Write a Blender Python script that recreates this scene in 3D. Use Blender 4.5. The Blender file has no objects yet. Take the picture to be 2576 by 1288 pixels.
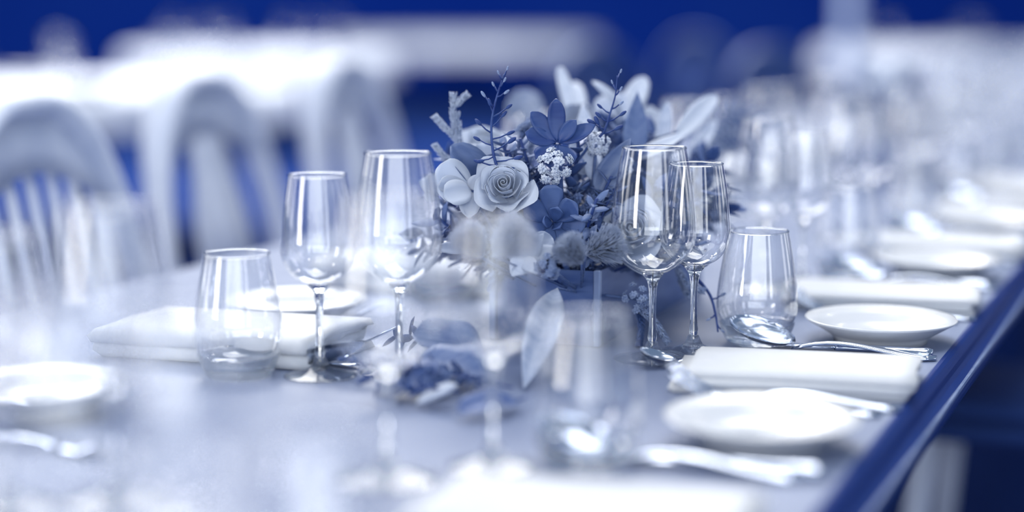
import bpy, math, random
from mathutils import Vector, Matrix, Quaternion
random.seed(7)
R = random.Random(11)
SC = bpy.context.scene
COL = SC.collection
# ------------------------------------------------------------------ camera
FPX, CX, CY, HORIZON = 4450.0, 1288.0, 644.0, 7.0
TILT = math.atan((CY - HORIZON) / FPX)
TABLE_Z = 0.75
CAM = Vector((0, 0, TABLE_Z + 0.38))
cam_d = bpy.data.cameras.new('camera'); cam = bpy.data.objects.new('camera', cam_d); COL.objects.link(cam)
cam.location = CAM
cam.rotation_euler = (math.pi / 2 - TILT, 0, 0)
cam_d.sensor_width = 36.0; cam_d.lens = FPX / 2576 * 36.0
cam_d.clip_start = 0.05; cam_d.clip_end = 200
cam_d.dof.use_dof = True; cam_d.dof.focus_distance = 1.92; cam_d.dof.aperture_fstop = 0.98
SC.camera = cam
# ------------------------------------------------------------------ world, lights, exposure
W = bpy.data.worlds.new('sky'); SC.world = W; W.use_nodes = True
bg = W.node_tree.nodes['Background']
bg.inputs[0].default_value = (0.50, 0.69, 1.0, 1); bg.inputs[1].default_value = 0.42
def area(name, loc, target, sx, sy, power, color):
    l = bpy.data.lights.new(name, 'AREA'); l.shape = 'RECTANGLE'; l.size = sx; l.size_y = sy
    l.energy = power; l.color = color
    o = bpy.data.objects.new(name, l); COL.objects.link(o); o.location = loc
    o.rotation_euler = (Vector(target) - Vector(loc)).to_track_quat('-Z', 'Y').to_euler()
    return o
area('skylight', (0.3, 2.4, 5.2), (0.2, 2.3, 0.75), 3.0, 2.4, 165, (1.0, 0.985, 0.96))
area('tall_window_light', (-3.3, -0.5, 1.9), (0.1, 1.9, 0.85), 0.75, 2.0, 70, (1.0, 0.96, 0.9))
area('hall_fill_light', (-2.2, 11.0, 6.6), (-2.2, 10.0, 0.75), 9.0, 7.0, 2300, (1.0, 0.98, 0.95))  # added fill over the back of the hall, brightens cloths and chairs
area('front_fill_light', (-0.3, -4.2, 1.9), (0.0, 2.0, 1.1), 5.5, 2.3, 165, (0.90, 0.95, 1.0))  # added panel behind the camera: front fill and a pale veil on glass
area('front_fill_light', (3.6, -3.4, 1.9), (0.3, 2.0, 1.1), 0.8, 2.2, 22, (0.95, 0.98, 1.0))  # added narrow panel for a weaker streak in the glasses
for k, y in enumerate((1.6, 4.0, 6.4)):  # added panels on both sides, there to be reflected in the glasses
    area('side_reflection_light', (-6.0, y, 2.0), (0.0, y, 1.2), 1.1, 2.2, 22, (1.0, 0.98, 0.95))
    area('side_reflection_light', (6.5, y, 2.0), (0.0, y, 1.2), 1.1, 2.2, 12, (1.0, 0.98, 0.95))
for k, (x, y, z) in enumerate([(-1.6, 1.2, 2.7), (-1.2, 3.4, 2.9), (1.6, 3.0, 2.8), (1.9, 5.2, 2.9), (0.4, 5.6, 3.0), (-0.9, -0.6, 2.6), (1.2, 0.4, 2.7)]):  # added point lights without fixtures, for sparkles on glass and silver
    l = bpy.data.lights.new('sparkle_light', 'POINT'); l.energy = 9; l.shadow_soft_size = 0.07; l.color = (1.0, 0.93, 0.8)
    o = bpy.data.objects.new('sparkle_light', l); COL.objects.link(o); o.location = (x, y, z)
SC.view_settings.view_transform = 'Standard'; SC.view_settings.look = 'None'
SC.view_settings.gamma = 1.0; SC.view_settings.use_curve_mapping = False
SC.view_settings.exposure = -0.30
SC.cycles.transparent_max_bounces = 20
SC.cycles.max_bounces = 8; SC.cycles.diffuse_bounces = 2; SC.cycles.glossy_bounces = 4; SC.cycles.transmission_bounces = 8
SC.cycles.use_adaptive_sampling = True; SC.cycles.adaptive_threshold = 0.07; SC.cycles.adaptive_min_samples = 16
# ------------------------------------------------------------------ placing helpers
FWD = Vector((0, math.cos(TILT), -math.sin(TILT))); UPV = Vector((0, math.sin(TILT), math.cos(TILT))); RGT = Vector((1, 0, 0))
def ray(px, py): return RGT * (px - CX) + FWD * FPX - UPV * (py - CY)
def at(px, py, h=0.0):
    """point on the horizontal plane h above the table top"""
    d = ray(px, py); k = (TABLE_Z + h - CAM.z) / d.z
    return CAM + d * k
def atd(px, py, depth): return CAM + ray(px, py) * (depth / FPX)
AZ = math.atan2(3112 - CX, FPX * math.cos(TILT) + (CY - HORIZON) * math.sin(TILT))
U = Vector((math.cos(AZ), -math.sin(AZ), 0)); V = Vector((math.sin(AZ), math.cos(AZ), 0))
P0 = at(2128, 1206)
def uv(p): d = p - P0; return d.dot(U), d.dot(V)
def T(u, v, h=0.0): q = P0 + U * u + V * v; return Vector((q.x, q.y, TABLE_Z + h))
PITCH = 0.513
WIDTH = -uv(at(500, 655))[0]
# ------------------------------------------------------------------ colours: navy to off white ink
def s2l(c): return c / 12.92 if c <= 0.04045 else ((c + 0.055) / 1.055) ** 2.4
def ink_mix(g, a=(8, 42, 116), b=(237, 238, 238)):
    return tuple(s2l((a[i] + (b[i] - a[i]) * g) / 255) for i in range(3)) + (1,)
def mat(name, g, rough=0.6, metal=0.0, var=0.0, scale=30.0, bump=0.0, sheen=0.0, trans=0.0, spec=0.5, stretch=None, bscale=None, dark=(8, 42, 116), lite=(230, 237, 249)):
    def ink(g, a=dark): return ink_mix(g, a, lite)
    m = bpy.data.materials.new(name); m.use_nodes = True; nt = m.node_tree; n = nt.nodes; p = n['Principled BSDF']
    p.inputs['Base Color'].default_value = ink(g); p.inputs['Roughness'].default_value = rough; p.inputs['Metallic'].default_value = metal
    p.inputs['Specular IOR Level'].default_value = spec
    if sheen: p.inputs['Sheen Weight'].default_value = sheen
    if var or bump:
        tc = n.new('ShaderNodeTexCoord'); mp = n.new('ShaderNodeMapping'); nt.links.new(tc.outputs['Object'], mp.inputs[0])
        if stretch: mp.inputs['Scale'].default_value = stretch
        no = n.new('ShaderNodeTexNoise'); no.inputs['Scale'].default_value = scale; no.inputs['Detail'].default_value = 5
        nt.links.new(mp.outputs[0], no.inputs['Vector'])
        if var:
            cr = n.new('ShaderNodeValToRGB'); cr.color_ramp.elements[0].color = ink(max(0, g - var)); cr.color_ramp.elements[1].color = ink(min(1, g + var))
            cr.color_ramp.elements[0].position = 0.3; cr.color_ramp.elements[1].position = 0.7
            nt.links.new(no.outputs[0], cr.inputs[0]); nt.links.new(cr.outputs[0], p.inputs['Base Color'])
        if bump:
            src = no
            if bscale:
                src = n.new('ShaderNodeTexNoise'); src.inputs['Scale'].default_value = bscale; src.inputs['Detail'].default_value = 3
                nt.links.new(mp.outputs[0], src.inputs['Vector'])
            b = n.new('ShaderNodeBump'); b.inputs['Strength'].default_value = bump; b.inputs['Distance'].default_value = 0.002
            nt.links.new(src.outputs[0], b.inputs['Height']); nt.links.new(b.outputs[0], p.inputs['Normal'])
    if trans:
        t = n.new('ShaderNodeBsdfTranslucent'); t.inputs[0].default_value = ink(g); mx = n.new('ShaderNodeMixShader'); mx.inputs[0].default_value = trans
        nt.links.new(p.outputs[0], mx.inputs[1]); nt.links.new(t.outputs[0], mx.inputs[2]); nt.links.new(mx.outputs[0], n['Material Output'].inputs[0])
    return m
def thin_glass(name, base=0.115, power=2.1, top=0.95, tint=(0.97, 0.98, 1, 1)):
    m = bpy.data.materials.new(name); m.use_nodes = True; nt = m.node_tree; n = nt.nodes; n.remove(n['Principled BSDF'])
    tr = n.new('ShaderNodeBsdfTransparent'); tr.inputs[0].default_value = tint
    gl = n.new('ShaderNodeBsdfGlossy'); gl.inputs['Roughness'].default_value = 0.03; gl.inputs[0].default_value = (1, 1, 1, 1)
    lw = n.new('ShaderNodeLayerWeight'); lw.inputs[0].default_value = 0.5
    pw = n.new('ShaderNodeMath'); pw.operation = 'POWER'; pw.inputs[1].default_value = power
    ma = n.new('ShaderNodeMath'); ma.operation = 'MULTIPLY_ADD'; ma.inputs[1].default_value = top - base; ma.inputs[2].default_value = base
    mx = n.new('ShaderNodeMixShader')
    nt.links.new(lw.outputs['Facing'], pw.inputs[0]); nt.links.new(pw.outputs[0], ma.inputs[0]); nt.links.new(ma.outputs[0], mx.inputs[0])
    nt.links.new(tr.outputs[0], mx.inputs[1]); nt.links.new(gl.outputs[0], mx.inputs[2]); nt.links.new(mx.outputs[0], n['Material Output'].inputs[0])
    return m
def solid_glass(name, rough=0.0):
    m = bpy.data.materials.new(name); m.use_nodes = True; p = m.node_tree.nodes['Principled BSDF']
    p.inputs['Base Color'].default_value = (0.96, 0.98, 1, 1); p.inputs['Transmission Weight'].default_value = 1; p.inputs['IOR'].default_value = 1.46
    p.inputs['Roughness'].default_value = rough
    return m
def soft_solid(name, mixf=0.38):
    m = solid_glass(name); nt = m.node_tree; n = nt.nodes; t = n.new('ShaderNodeBsdfTransparent'); t.inputs[0].default_value = (0.97, 0.985, 1, 1)
    mx = n.new('ShaderNodeMixShader'); mx.inputs[0].default_value = mixf
    nt.links.new(n['Principled BSDF'].outputs[0], mx.inputs[1]); nt.links.new(t.outputs[0], mx.inputs[2]); nt.links.new(mx.outputs[0], n['Material Output'].inputs[0])
    return m
M = {}
M['soft'] = soft_solid('clear_glass_foot')
M['glass'] = thin_glass('clear_glass_wall'); M['solid'] = solid_glass('clear_glass_solid')
M['china'] = mat('white_china', 0.92, 0.18, lite=(238, 239, 240))
M['linen'] = mat('white_linen', 0.92, 0.9, lite=(238, 239, 240), var=0.01, scale=60, bump=0.15, sheen=0.2, bscale=900)
M['silver'] = mat('silver', 0.93, 0.16, metal=1.0)
M['table'] = mat('table_top_stone', 0.04, 0.38, dark=(118, 131, 163), var=0.04, scale=9, bump=0.02, bscale=300, spec=0.24)
M['edge'] = mat('table_edge_wood', 0.03, 0.5, var=0.05, scale=14, bump=0.25, stretch=(1, 0.08, 1), spec=0.12)
M['edge_line'] = mat('edge_pale_line', 0.5, 0.3, var=0.1, scale=40)  # paler tone for the bead along the dark edge
M['floor'] = mat('floor_boards', 0.04, 0.8, dark=(8, 36, 98), var=0.03, scale=3, stretch=(8, 0.6, 1), spec=0.1)
M['wall'] = mat('dark_wall', 0.06, 0.9, dark=(6, 54, 172), var=0.03, scale=0.6, spec=0.1)
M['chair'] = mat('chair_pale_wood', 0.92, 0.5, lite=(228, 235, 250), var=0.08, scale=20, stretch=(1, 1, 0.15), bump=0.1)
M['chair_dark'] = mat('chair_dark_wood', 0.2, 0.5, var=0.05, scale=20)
M['cushion'] = mat('seat_cushion', 0.13, 0.95, var=0.03, scale=60, bump=0.2)
M['cloth'] = mat('tablecloth', 0.98, 0.95, var=0.02, scale=20)
M['rose'] = mat('rose_petal', 0.99, 0.55, lite=(232, 240, 254), var=0.015, scale=40, trans=0.4, spec=0.2)
M['lily'] = mat('lily_petal', 0.90, 0.5, lite=(230, 238, 252), var=0.06, scale=50, trans=0.2, spec=0.25, stretch=(0.4, 2, 1))
M['leaf_pale'] = mat('pale_leaf', 0.74, 0.5, var=0.1, scale=60, stretch=(0.3, 3, 1), trans=0.1)
M['leaf_mid'] = mat('mid_leaf', 0.40, 0.5, var=0.08, scale=60, stretch=(0.3, 3, 1), trans=0.1)
M['leaf_dark'] = mat('dark_leaf', 0.27, 0.45, var=0.08, scale=60, stretch=(0.3, 2, 1))
M['succ'] = mat('succulent_leaf', 0.30, 0.5, var=0.07, scale=25)
M['succ_dark'] = mat('succulent_dark', 0.15, 0.45, var=0.08, scale=40, stretch=(0.4, 2, 1))
M['floret'] = mat('floret', 0.92, 0.7, var=0.1, scale=120)
M['floret_eye'] = mat('floret_eye', 0.42, 0.8)
M['heather'] = mat('heather', 0.56, 0.8, var=0.12, scale=150)
M['twig'] = mat('twig', 0.12, 0.6, var=0.08, scale=90)
M['fluff'] = mat('fluff', 0.76, 0.9, var=0.06, scale=80, trans=0.3)
M['vase'] = mat('vase_metal', 0.30, 0.38, metal=0.35, var=0.08, scale=14, bump=0.1, stretch=(1, 1, 4))
M['vase_rim'] = mat('vase_edge', 0.58, 0.35, metal=0.4)
M['foam'] = mat('flower_foam', 0.08, 0.9)
M['leaf_edge'] = mat('variegated_leaf', 0.52, 0.45, var=0.16, scale=30, stretch=(0.2, 4, 1), trans=0.1)
M['column'] = mat('column_paint', 0.62, 0.8)
# ------------------------------------------------------------------ mesh helpers
def mesh(name, vs, fs, m=None, smooth=True):
    d = bpy.data.meshes.new(name); d.from_pydata([tuple(v) for v in vs], [], fs); d.validate(); d.update()
    if m: d.materials.append(m)
    if smooth: d.polygons.foreach_set('use_smooth', [True] * len(d.polygons))
    return d
def link(name, data, parent=None, loc=None, rot=None):
    o = bpy.data.objects.new(name, data); COL.objects.link(o)
    if parent: o.parent = parent
    if loc is not None: o.location = loc
    if rot is not None:
        if isinstance(rot, Quaternion): o.rotation_mode = 'QUATERNION'; o.rotation_quaternion = rot
        else: o.rotation_euler = rot
    return o
def tag(o, label, cat, group=None):
    o['label'] = label; o['category'] = cat
    if group: o['group'] = group
    return o
def thing(name, label, cat, loc=(0, 0, 0), rot=None, group=None): return tag(link(name, None, None, loc, rot), label, cat, group)
def struct(o, label=None):
    o['kind'] = 'structure'
    if label: o['label'] = label
    return o
def copy_tree(o, parent=None):
    c = o.copy(); COL.objects.link(c); c.parent = parent
    for ch in o.children: copy_tree(ch, c)
    return c
def lathe(prof, seg=40, close=False):
    vs, fs, n = [], [], len(prof)
    for i in range(seg):
        a = 2 * math.pi * i / seg
        for r, z in prof: vs.append((r * math.cos(a), r * math.sin(a), z))
    for i in range(seg):
        j = (i + 1) % seg
        for k in range(n - 1 + (1 if close else 0)):
            k2 = (k + 1) % n
            fs.append((i * n + k, j * n + k, j * n + k2, i * n + k2))
    return vs, fs
def smooth_prof(pts, n=4):
    out = []
    for i in range(len(pts) - 1):
        p0 = pts[max(i - 1, 0)]; p1 = pts[i]; p2 = pts[i + 1]; p3 = pts[min(i + 2, len(pts) - 1)]
        for k in range(n):
            t = k / n; t2 = t * t; t3 = t2 * t
            out.append(tuple(0.5 * (2 * p1[c] + (-p0[c] + p2[c]) * t + (2 * p0[c] - 5 * p1[c] + 4 * p2[c] - p3[c]) * t2 + (-p0[c] + 3 * p1[c] - 3 * p2[c] + p3[c]) * t3) for c in range(len(p1))))
    out.append(tuple(pts[-1])); return out
def box(x0, x1, y0, y1, z0, z1, bev=0.0):
    if bev <= 0:
        vs = [(x, y, z) for z in (z0, z1) for y in (y0, y1) for x in (x0, x1)]
        return vs, [(0, 2, 3, 1), (4, 5, 7, 6), (0, 1, 5, 4), (1, 3, 7, 5), (3, 2, 6, 7), (2, 0, 4, 6)]
    b = bev; ring = [(x0 + b, y0), (x1 - b, y0), (x1, y0 + b), (x1, y1 - b), (x1 - b, y1), (x0 + b, y1), (x0, y1 - b), (x0, y0 + b)]
    cx, cy = (x0 + x1) / 2, (y0 + y1) / 2
    def sc(p, e): return (p[0] + (e if p[0] < cx else -e), p[1] + (e if p[1] < cy else -e))
    vs = []
    for z, e in ((z0, b), (z0 + b, 0), (z1 - b, 0), (z1, b)):
        for p in ring: q = sc(p, e); vs.append((q[0], q[1], z))
    fs = [tuple(range(7, -1, -1)), tuple(range(24, 32))]
    for l in range(3):
        for i in range(8): j = (i + 1) % 8; fs.append((l * 8 + i, l * 8 + j, l * 8 + 8 + j, l * 8 + 8 + i))
    return vs, fs
def tube(pts, rad, seg=8, cap=True):
    """tapered tube along points; rad a number or a list; elliptical if entries are pairs (side, normal)"""
    pts = [Vector(p) for p in pts]; n = len(pts); vs, fs = [], []
    up = None
    for i, p in enumerate(pts):
        d = (pts[min(i + 1, n - 1)] - pts[max(i - 1, 0)]).normalized()
        if up is None: up = Vector((0, 0, 1)) if abs(d.z) < 0.9 else Vector((0, 1, 0))
        s = d.cross(up).normalized(); up = s.cross(d).normalized()
        r = rad[i] if isinstance(rad, (list, tuple)) else rad
        ra, rb = r if isinstance(r, (list, tuple)) else (r, r)
        for k in range(seg):
            a = 2 * math.pi * k / seg; vs.append(p + s * (ra * math.cos(a)) + up * (rb * math.sin(a)))
    for i in range(n - 1):
        for k in range(seg): j = (k + 1) % seg; fs.append((i * seg + k, i * seg + j, i * seg + seg + j, i * seg + seg + k))
    if cap: fs.append(tuple(range(seg - 1, -1, -1))); fs.append(tuple(range((n - 1) * seg, n * seg)))
    return vs, fs
def merge(parts):
    vs, fs = [], []
    for v, f in parts:
        o = len(vs); vs += [tuple(x) for x in v]; fs += [tuple(i + o for i in q) for q in f]
    return vs, fs
def xf(geo, mtx): return [mtx @ Vector(v) for v in geo[0]], geo[1]
def frame(origin, xdir, zdir=(0, 0, 1)):
    x = Vector(xdir).normalized(); z = Vector(zdir); y = z.cross(x)
    if y.length < 1e-4: y = Vector((0, 1, 0)).cross(x)
    y.normalize(); z = x.cross(y)
    m = Matrix((x, y, z)).transposed().to_4x4(); m.translation = Vector(origin); return m
def ellipsoid(rx, ry, rz, a=8, b=6):
    vs = [(0, 0, -rz)]; fs = []
    for i in range(1, b):
        th = math.pi * i / b
        for k in range(a): ph = 2 * math.pi * k / a; vs.append((rx * math.sin(th) * math.cos(ph), ry * math.sin(th) * math.sin(ph), -rz * math.cos(th)))
    vs.append((0, 0, rz)); L = len(vs) - 1
    for k in range(a):
        j = (k + 1) % a; fs.append((0, 1 + j, 1 + k)); fs.append((L, L - a + k, L - a + j))
        for i in range(b - 2): fs.append((1 + i * a + k, 1 + i * a + j, 1 + (i + 1) * a + j, 1 + (i + 1) * a + k))
    return vs, fs
def leaf(L, Wd, bend=0.3, cup=0.3, a=0.6, b=0.6, th=0.0012, nx=10, ny=4, twist=0.0, fold=0.0, wave=0.0):
    """closed leaf or petal lying along +X, face +Z; bend curls it up (+) or down (-)"""
    pk = (a / (a + b)) ** a * (b / (a + b)) ** b
    x = z = 0.0; sp = []
    for i in range(nx + 1):
        t = i / nx; sp.append((x, z, t)); ang = bend * t
        x += L / nx * math.cos(ang); z += L / nx * math.sin(ang)
    top, bot = [], []
    for x, z, t in sp:
        te = min(max(t, 0.004), 0.996)
        w = Wd / 2 * (te ** a) * ((1 - te) ** b) / pk; ang = bend * t
        nrm = Vector((-math.sin(ang), 0, math.cos(ang)))
        for j in range(ny + 1):
            s = -1 + 2 * j / ny
            off = cup * w * s * s + fold * w * abs(s) + wave * w * math.sin(t * 11 + s * 2) * abs(s)
            tw = twist * t
            p = Vector((x, 0, z)) + Vector((0, 1, 0)) * (w * s * math.cos(tw)) + nrm * (off + w * s * math.sin(tw))
            k = th * (1 - 0.75 * abs(s)) * (1 - 0.6 * t) + 0.0001
            top.append(p + nrm * k); bot.append(p - nrm * k)
    n = ny + 1; N = len(top); fs = []
    for i in range(nx):
        for j in range(ny):
            q = (i * n + j, (i + 1) * n + j, (i + 1) * n + j + 1, i * n + j + 1)
            fs.append(q); fs.append(tuple(N + e for e in reversed(q)))
    for i in range(nx):
        for j in (0, ny):
            e = (i * n + j, (i + 1) * n + j, N + (i + 1) * n + j, N + i * n + j); fs.append(e if j else e[::-1])
    for i in (0, nx):
        for j in range(ny):
            e = (i * n + j, i * n + j + 1, N + i * n + j + 1, N + i * n + j); fs.append(e[::-1] if i else e)
    return top + bot, fs
# ------------------------------------------------------------------ setting: floor, wall, column
vs, fs = box(-30, 30, -6, 30, -0.2, 0.0)
fl = struct(link('floor', mesh('floor', vs, fs, M['floor'], False)))
vs, fs = box(-30, 30, 24, 24.3, 0.0, 5.0)
struct(link('wall_back', mesh('wall_back', vs, fs, M['wall'], False)))
c = at(2133, 260, -0.75 + 0.2); c = atd(2133, 150, 13.0)
vs, fs = lathe([(0.085, 0), (0.085, 0.06), (0.065, 0.08), (0.06, 3.2)], 20)
struct(link('trim_1', mesh('column', vs, fs, M['column']), None, (c.x, c.y, 0.0)), 'slim pale column standing behind the far glasses')
# ------------------------------------------------------------------ the banquet table
V0, V1 = -1.7, 9.5
RZ = -AZ
tb = thing('banquet_table', 'long banquet table with smooth grey-blue top and dark moulded edge', 'table', (P0.x, P0.y, 0.0), (0, 0, RZ))
zt = TABLE_Z
vs, fs = box(-WIDTH + 0.026, -0.004, V0, V1, zt - 0.02, zt)
link('table_top', mesh('table_top', vs, fs, M['table'], False), tb)
def moulding(sign, base):
    prof = [(0.0, 0.0), (0.004, -0.0004), (0.0075, -0.003), (0.010, -0.0065), (0.012, -0.010), (0.013, -0.017), (0.016, -0.021), (0.022, -0.024), (0.025, -0.028), (0.026, -0.034), (0.024, -0.042), (0.0, -0.05)]
    vs = []; n = len(prof)
    for y in (V0, V1):
        for px, pz in prof: vs.append((base + sign * px, y, zt + pz))
    fs = [tuple(range(n)) if sign < 0 else tuple(range(n - 1, -1, -1)), tuple(range(n, 2 * n))]
    for k in range(n): j = (k + 1) % n; fs.append((k, j, n + j, n + k))
    return vs, fs
for s, b0 in ((1, -0.004), (-1, -WIDTH + 0.026)):
    vs, fs = moulding(s, b0); e = link('edge_moulding', mesh('edge_moulding', vs, fs, M['edge'], False), tb)
    e['label'] = 'dark stained moulded wooden table edge'
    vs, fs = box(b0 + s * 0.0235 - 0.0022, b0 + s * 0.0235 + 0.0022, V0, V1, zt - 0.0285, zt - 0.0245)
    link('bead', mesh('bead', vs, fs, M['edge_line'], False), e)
for v in (-1.3, 1.6, 4.2, 7.0):
    for u in (-WIDTH + 0.2, -0.34):
        pr = [(0.05, zt - 0.05), (0.05, zt - 0.2), (0.035, zt - 0.22), (0.045, zt - 0.3), (0.03, 0.1), (0.035, 0.05), (0.02, 0.0)]
        vs, fs = lathe(pr[::-1], 16); link('leg', mesh('table_leg', vs, fs, M['edge']), tb, (u, v, 0))
# ------------------------------------------------------------------ glasses
def glass_parts(kind):
    if kind == 'red':
        h, br, rr, fr = 0.228, [(0.0035, 0.093), (0.016, 0.0955), (0.031, 0.106), (0.0425, 0.122), (0.0458, 0.138), (0.0445, 0.158), (0.040, 0.195), (0.0338, 0.228)], 0.0338, 0.038
    elif kind == 'white':
        h, br, rr, fr = 0.2075, [(0.003, 0.095), (0.013, 0.097), (0.026, 0.104), (0.0355, 0.117), (0.0385, 0.130), (0.0375, 0.147), (0.0345, 0.176), (0.0292, 0.2075)], 0.0292, 0.0345
    else:
        h, br, rr, fr = 0.127, [(0.002, 0.011), (0.026, 0.0115), (0.037, 0.018), (0.0435, 0.030), (0.0455, 0.044), (0.044, 0.066), (0.039, 0.098), (0.0335, 0.127)], 0.0335, 0.034
    out = {}
    vs, fs = lathe(smooth_prof(br, 4), 48); out['bowl'] = mesh(kind + '_bowl', vs, fs, M['glass'])
    ring = [(rr + 0.0007 * math.cos(a), h + 0.0009 * math.sin(a)) for a in [2 * math.pi * k / 6 for k in range(6)]]
    vs, fs = lathe(ring, 48, True); out['rim'] = mesh(kind + '_rim', vs, fs, M['solid'])
    if kind == 'tumbler':
        pr = [(0.0005, 0.0005), (0.030, 0.0), (0.0345, 0.003), (0.0395, 0.014), (0.0425, 0.0235), (0.036, 0.0165), (0.026, 0.0110), (0.0005, 0.0100)]
        vs, fs = lathe(smooth_prof(pr, 3), 40, True); out['base'] = mesh('tumbler_base', vs, fs, M['soft'])
    else:
        zb = br[0][1]
        pr = [(0.0005, 0.014), (0.0048, 0.022), (0.0040, 0.035), (0.0036, 0.055), (0.0042, 0.075), (0.0062, zb - 0.008), (0.0115, zb + 0.001), (0.0005, zb + 0.0035)]
        vs, fs = lathe(smooth_prof(pr, 4), 20, True); out['stem'] = mesh(kind + '_stem', vs, fs, M['solid'])
        pr = [(0.0005, 0.0003), (fr, 0.0), (fr + 0.0008, 0.0012), (fr * 0.75, 0.0035), (fr * 0.36, 0.008), (0.0085, 0.0125), (0.0055, 0.019), (0.0005, 0.0200)]
        vs, fs = lathe(smooth_prof(pr, 3), 40, True); out['foot'] = mesh(kind + '_foot', vs, fs, M['soft'])
    return out
GL = {k: glass_parts(k) for k in ('red', 'white', 'tumbler')}
GNAME = {'red': ('red_wine_glass', 'wine glass'), 'white': ('white_wine_glass', 'wine glass'), 'tumbler': ('water_tumbler', 'tumbler')}
def put_glass(kind, p, label, group):
    o = thing(GNAME[kind][0], label, GNAME[kind][1], (p.x, p.y, TABLE_Z + 0.0002), (0, 0, R.uniform(0, 6.28)), group)
    for k, d in GL[kind].items(): link(k, d, o)
    return o
# ------------------------------------------------------------------ plate, napkin, cutlery
pr = [(0.0005, 0.004), (0.048, 0.004), (0.0495, 0.0), (0.052, 0.0), (0.053, 0.005), (0.060, 0.010), (0.0825, 0.0235), (0.0853, 0.0258), (0.0845, 0.0270), (0.068, 0.0190), (0.058, 0.0125), (0.045, 0.0085), (0.0005, 0.0080)]
vs, fs = lathe(pr, 64, True); PLATE = mesh('bread_plate', vs, fs, M['china'])
def napkin_mesh(L, Wd, seed, name):
    r = random.Random(seed); lay = 4; gap = 0.0048; pts = []
    for l in range(lay):
        z = 0.002 + gap * l; ins = r.uniform(0, 0.004)
        ys = [-Wd / 2 + ins, -Wd / 4, 0, Wd / 4, Wd / 2 - ins]
        if l % 2: ys = ys[::-1]
        for y in ys: pts.append((y, z))
        if l < lay - 1:
            d = 1 if l % 2 == 0 else -1; pts.append((ys[-1] + d * 0.0022, z + gap / 2))
    n = len(pts); th = 0.0021; sec = []
    nr = []
    for i in range(n):
        a = pts[max(i - 1, 0)]; b = pts[min(i + 1, n - 1)]; dx, dz = b[0] - a[0], b[1] - a[1]; q = math.hypot(dx, dz); nr.append((-dz / q, dx / q))
    nx = 16; vs, fs = [], []
    ph = [r.uniform(0, 6.28) for _ in range(4)]
    for i in range(nx + 1):
        x = -L / 2 + L * i / nx
        for side in (1, -1):
            for k in range(n):
                y, z = pts[k]; m = k / n
                end = (r.uniform(-0.004, 0.004) + 0.006 * math.sin(5 * m + ph[0])) if i in (0, nx) else 0
                yy = y + 0.003 * math.sin(x * 14 + ph[1] + z * 90)
                bulge = 0.0028 * (z / 0.016) * (math.sin(x * 11 + ph[2]) + 0.9) * (1 - (2 * y / Wd) ** 2)
                vs.append((x + end, yy + side * th * nr[k][0], max(0.0002, z + bulge + side * th * nr[k][1])))
    st = 2 * n
    for i in range(nx):
        for k in range(n - 1):
            a = i * st + k; b = (i + 1) * st + k
            fs.append((a, a + 1, b + 1, b)); fs.append((a + n, b + n, b + n + 1, a + n + 1))
        for k in (0, n - 1):
            a = i * st + k; b = (i + 1) * st + k; q = (a, b, b + n, a + n); fs.append(q if k == 0 else q[::-1])
    for i in (0, nx):
        for k in range(n - 1):
            a = i * st + k; q = (a, a + n, a + n + 1, a + 1); fs.append(q if i == 0 else q[::-1])
    return mesh(name, vs, fs, M['linen'])
NAPK = [napkin_mesh(0.228, 0.145, s, 'napkin') for s in (1, 2, 3)]
def handle_geo(x0, x1, z=0.002, w0=0.0042, w1=0.0115, arch=0.008):
    pts, rad = [], []
    for i in range(13):
        t = i / 12; pts.append((x0 + (x1 - x0) * t, 0, z + arch * math.sin(math.pi * min(1, (1 - t) * 1.0)) * (1 - t) ** 1.2 * 1.6))
        w = w0 + (w1 - w0) * t ** 1.5
        if t > 0.93: w *= 0.72
        if t == 1: w *= 0.5
        rad.append((w, 0.0016 + 0.0009 * t))
    return tube(pts, rad, 10)
def make_fork():
    parts = {}
    g = [handle_geo(0.0, 0.13)]
    head = tube([(0.004, 0, 0.0035), (-0.010, 0, 0.0028), (-0.024, 0, 0.0035), (-0.034, 0, 0.006)], [(0.0042, 0.0018), (0.008, 0.0014), (0.0125, 0.0012), (0.0128, 0.0012)], 10)
    parts['handle'] = mesh('fork_handle', *merge(g), M['silver']); parts['head'] = mesh('fork_head', *head, M['silver'])
    parts['tine'] = mesh('fork_tine', *tube([(-0.033, 0, 0.0058), (-0.048, 0, 0.0125), (-0.062, 0, 0.0200), (-0.075, 0, 0.0265)], [(0.0021, 0.0012), (0.0019, 0.0011), (0.0017, 0.001), (0.0008, 0.0006)], 6), M['silver'])
    return parts
def make_knife():
    parts = {}
    pts = [(0.0, 0, 0.0055), (0.004, 0, 0.0055), (0.012, 0, 0.0055), (0.05, 0, 0.0056), (0.09, 0, 0.0058), (0.10, 0, 0.0058), (0.106, 0, 0.0058)]
    rad = [(0.006, 0.004), (0.0085, 0.0052), (0.0066, 0.0042), (0.0075, 0.0046), (0.0092, 0.0052), (0.0102, 0.0055), (0.006, 0.004)]
    parts['handle'] = mesh('knife_handle', *tube(pts, rad, 12), M['silver'])
    parts['blade'] = mesh('knife_blade', *tube([(0.0, 0, 0.0052), (-0.03, 0, 0.0045), (-0.08, 0.001, 0.004), (-0.11, 0.002, 0.0038), (-0.122, 0.004, 0.0036)], [(0.0075, 0.0012), (0.0098, 0.0011), (0.0105, 0.001), (0.0085, 0.001), (0.002, 0.0006)], 8), M['silver'])
    return parts
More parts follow.
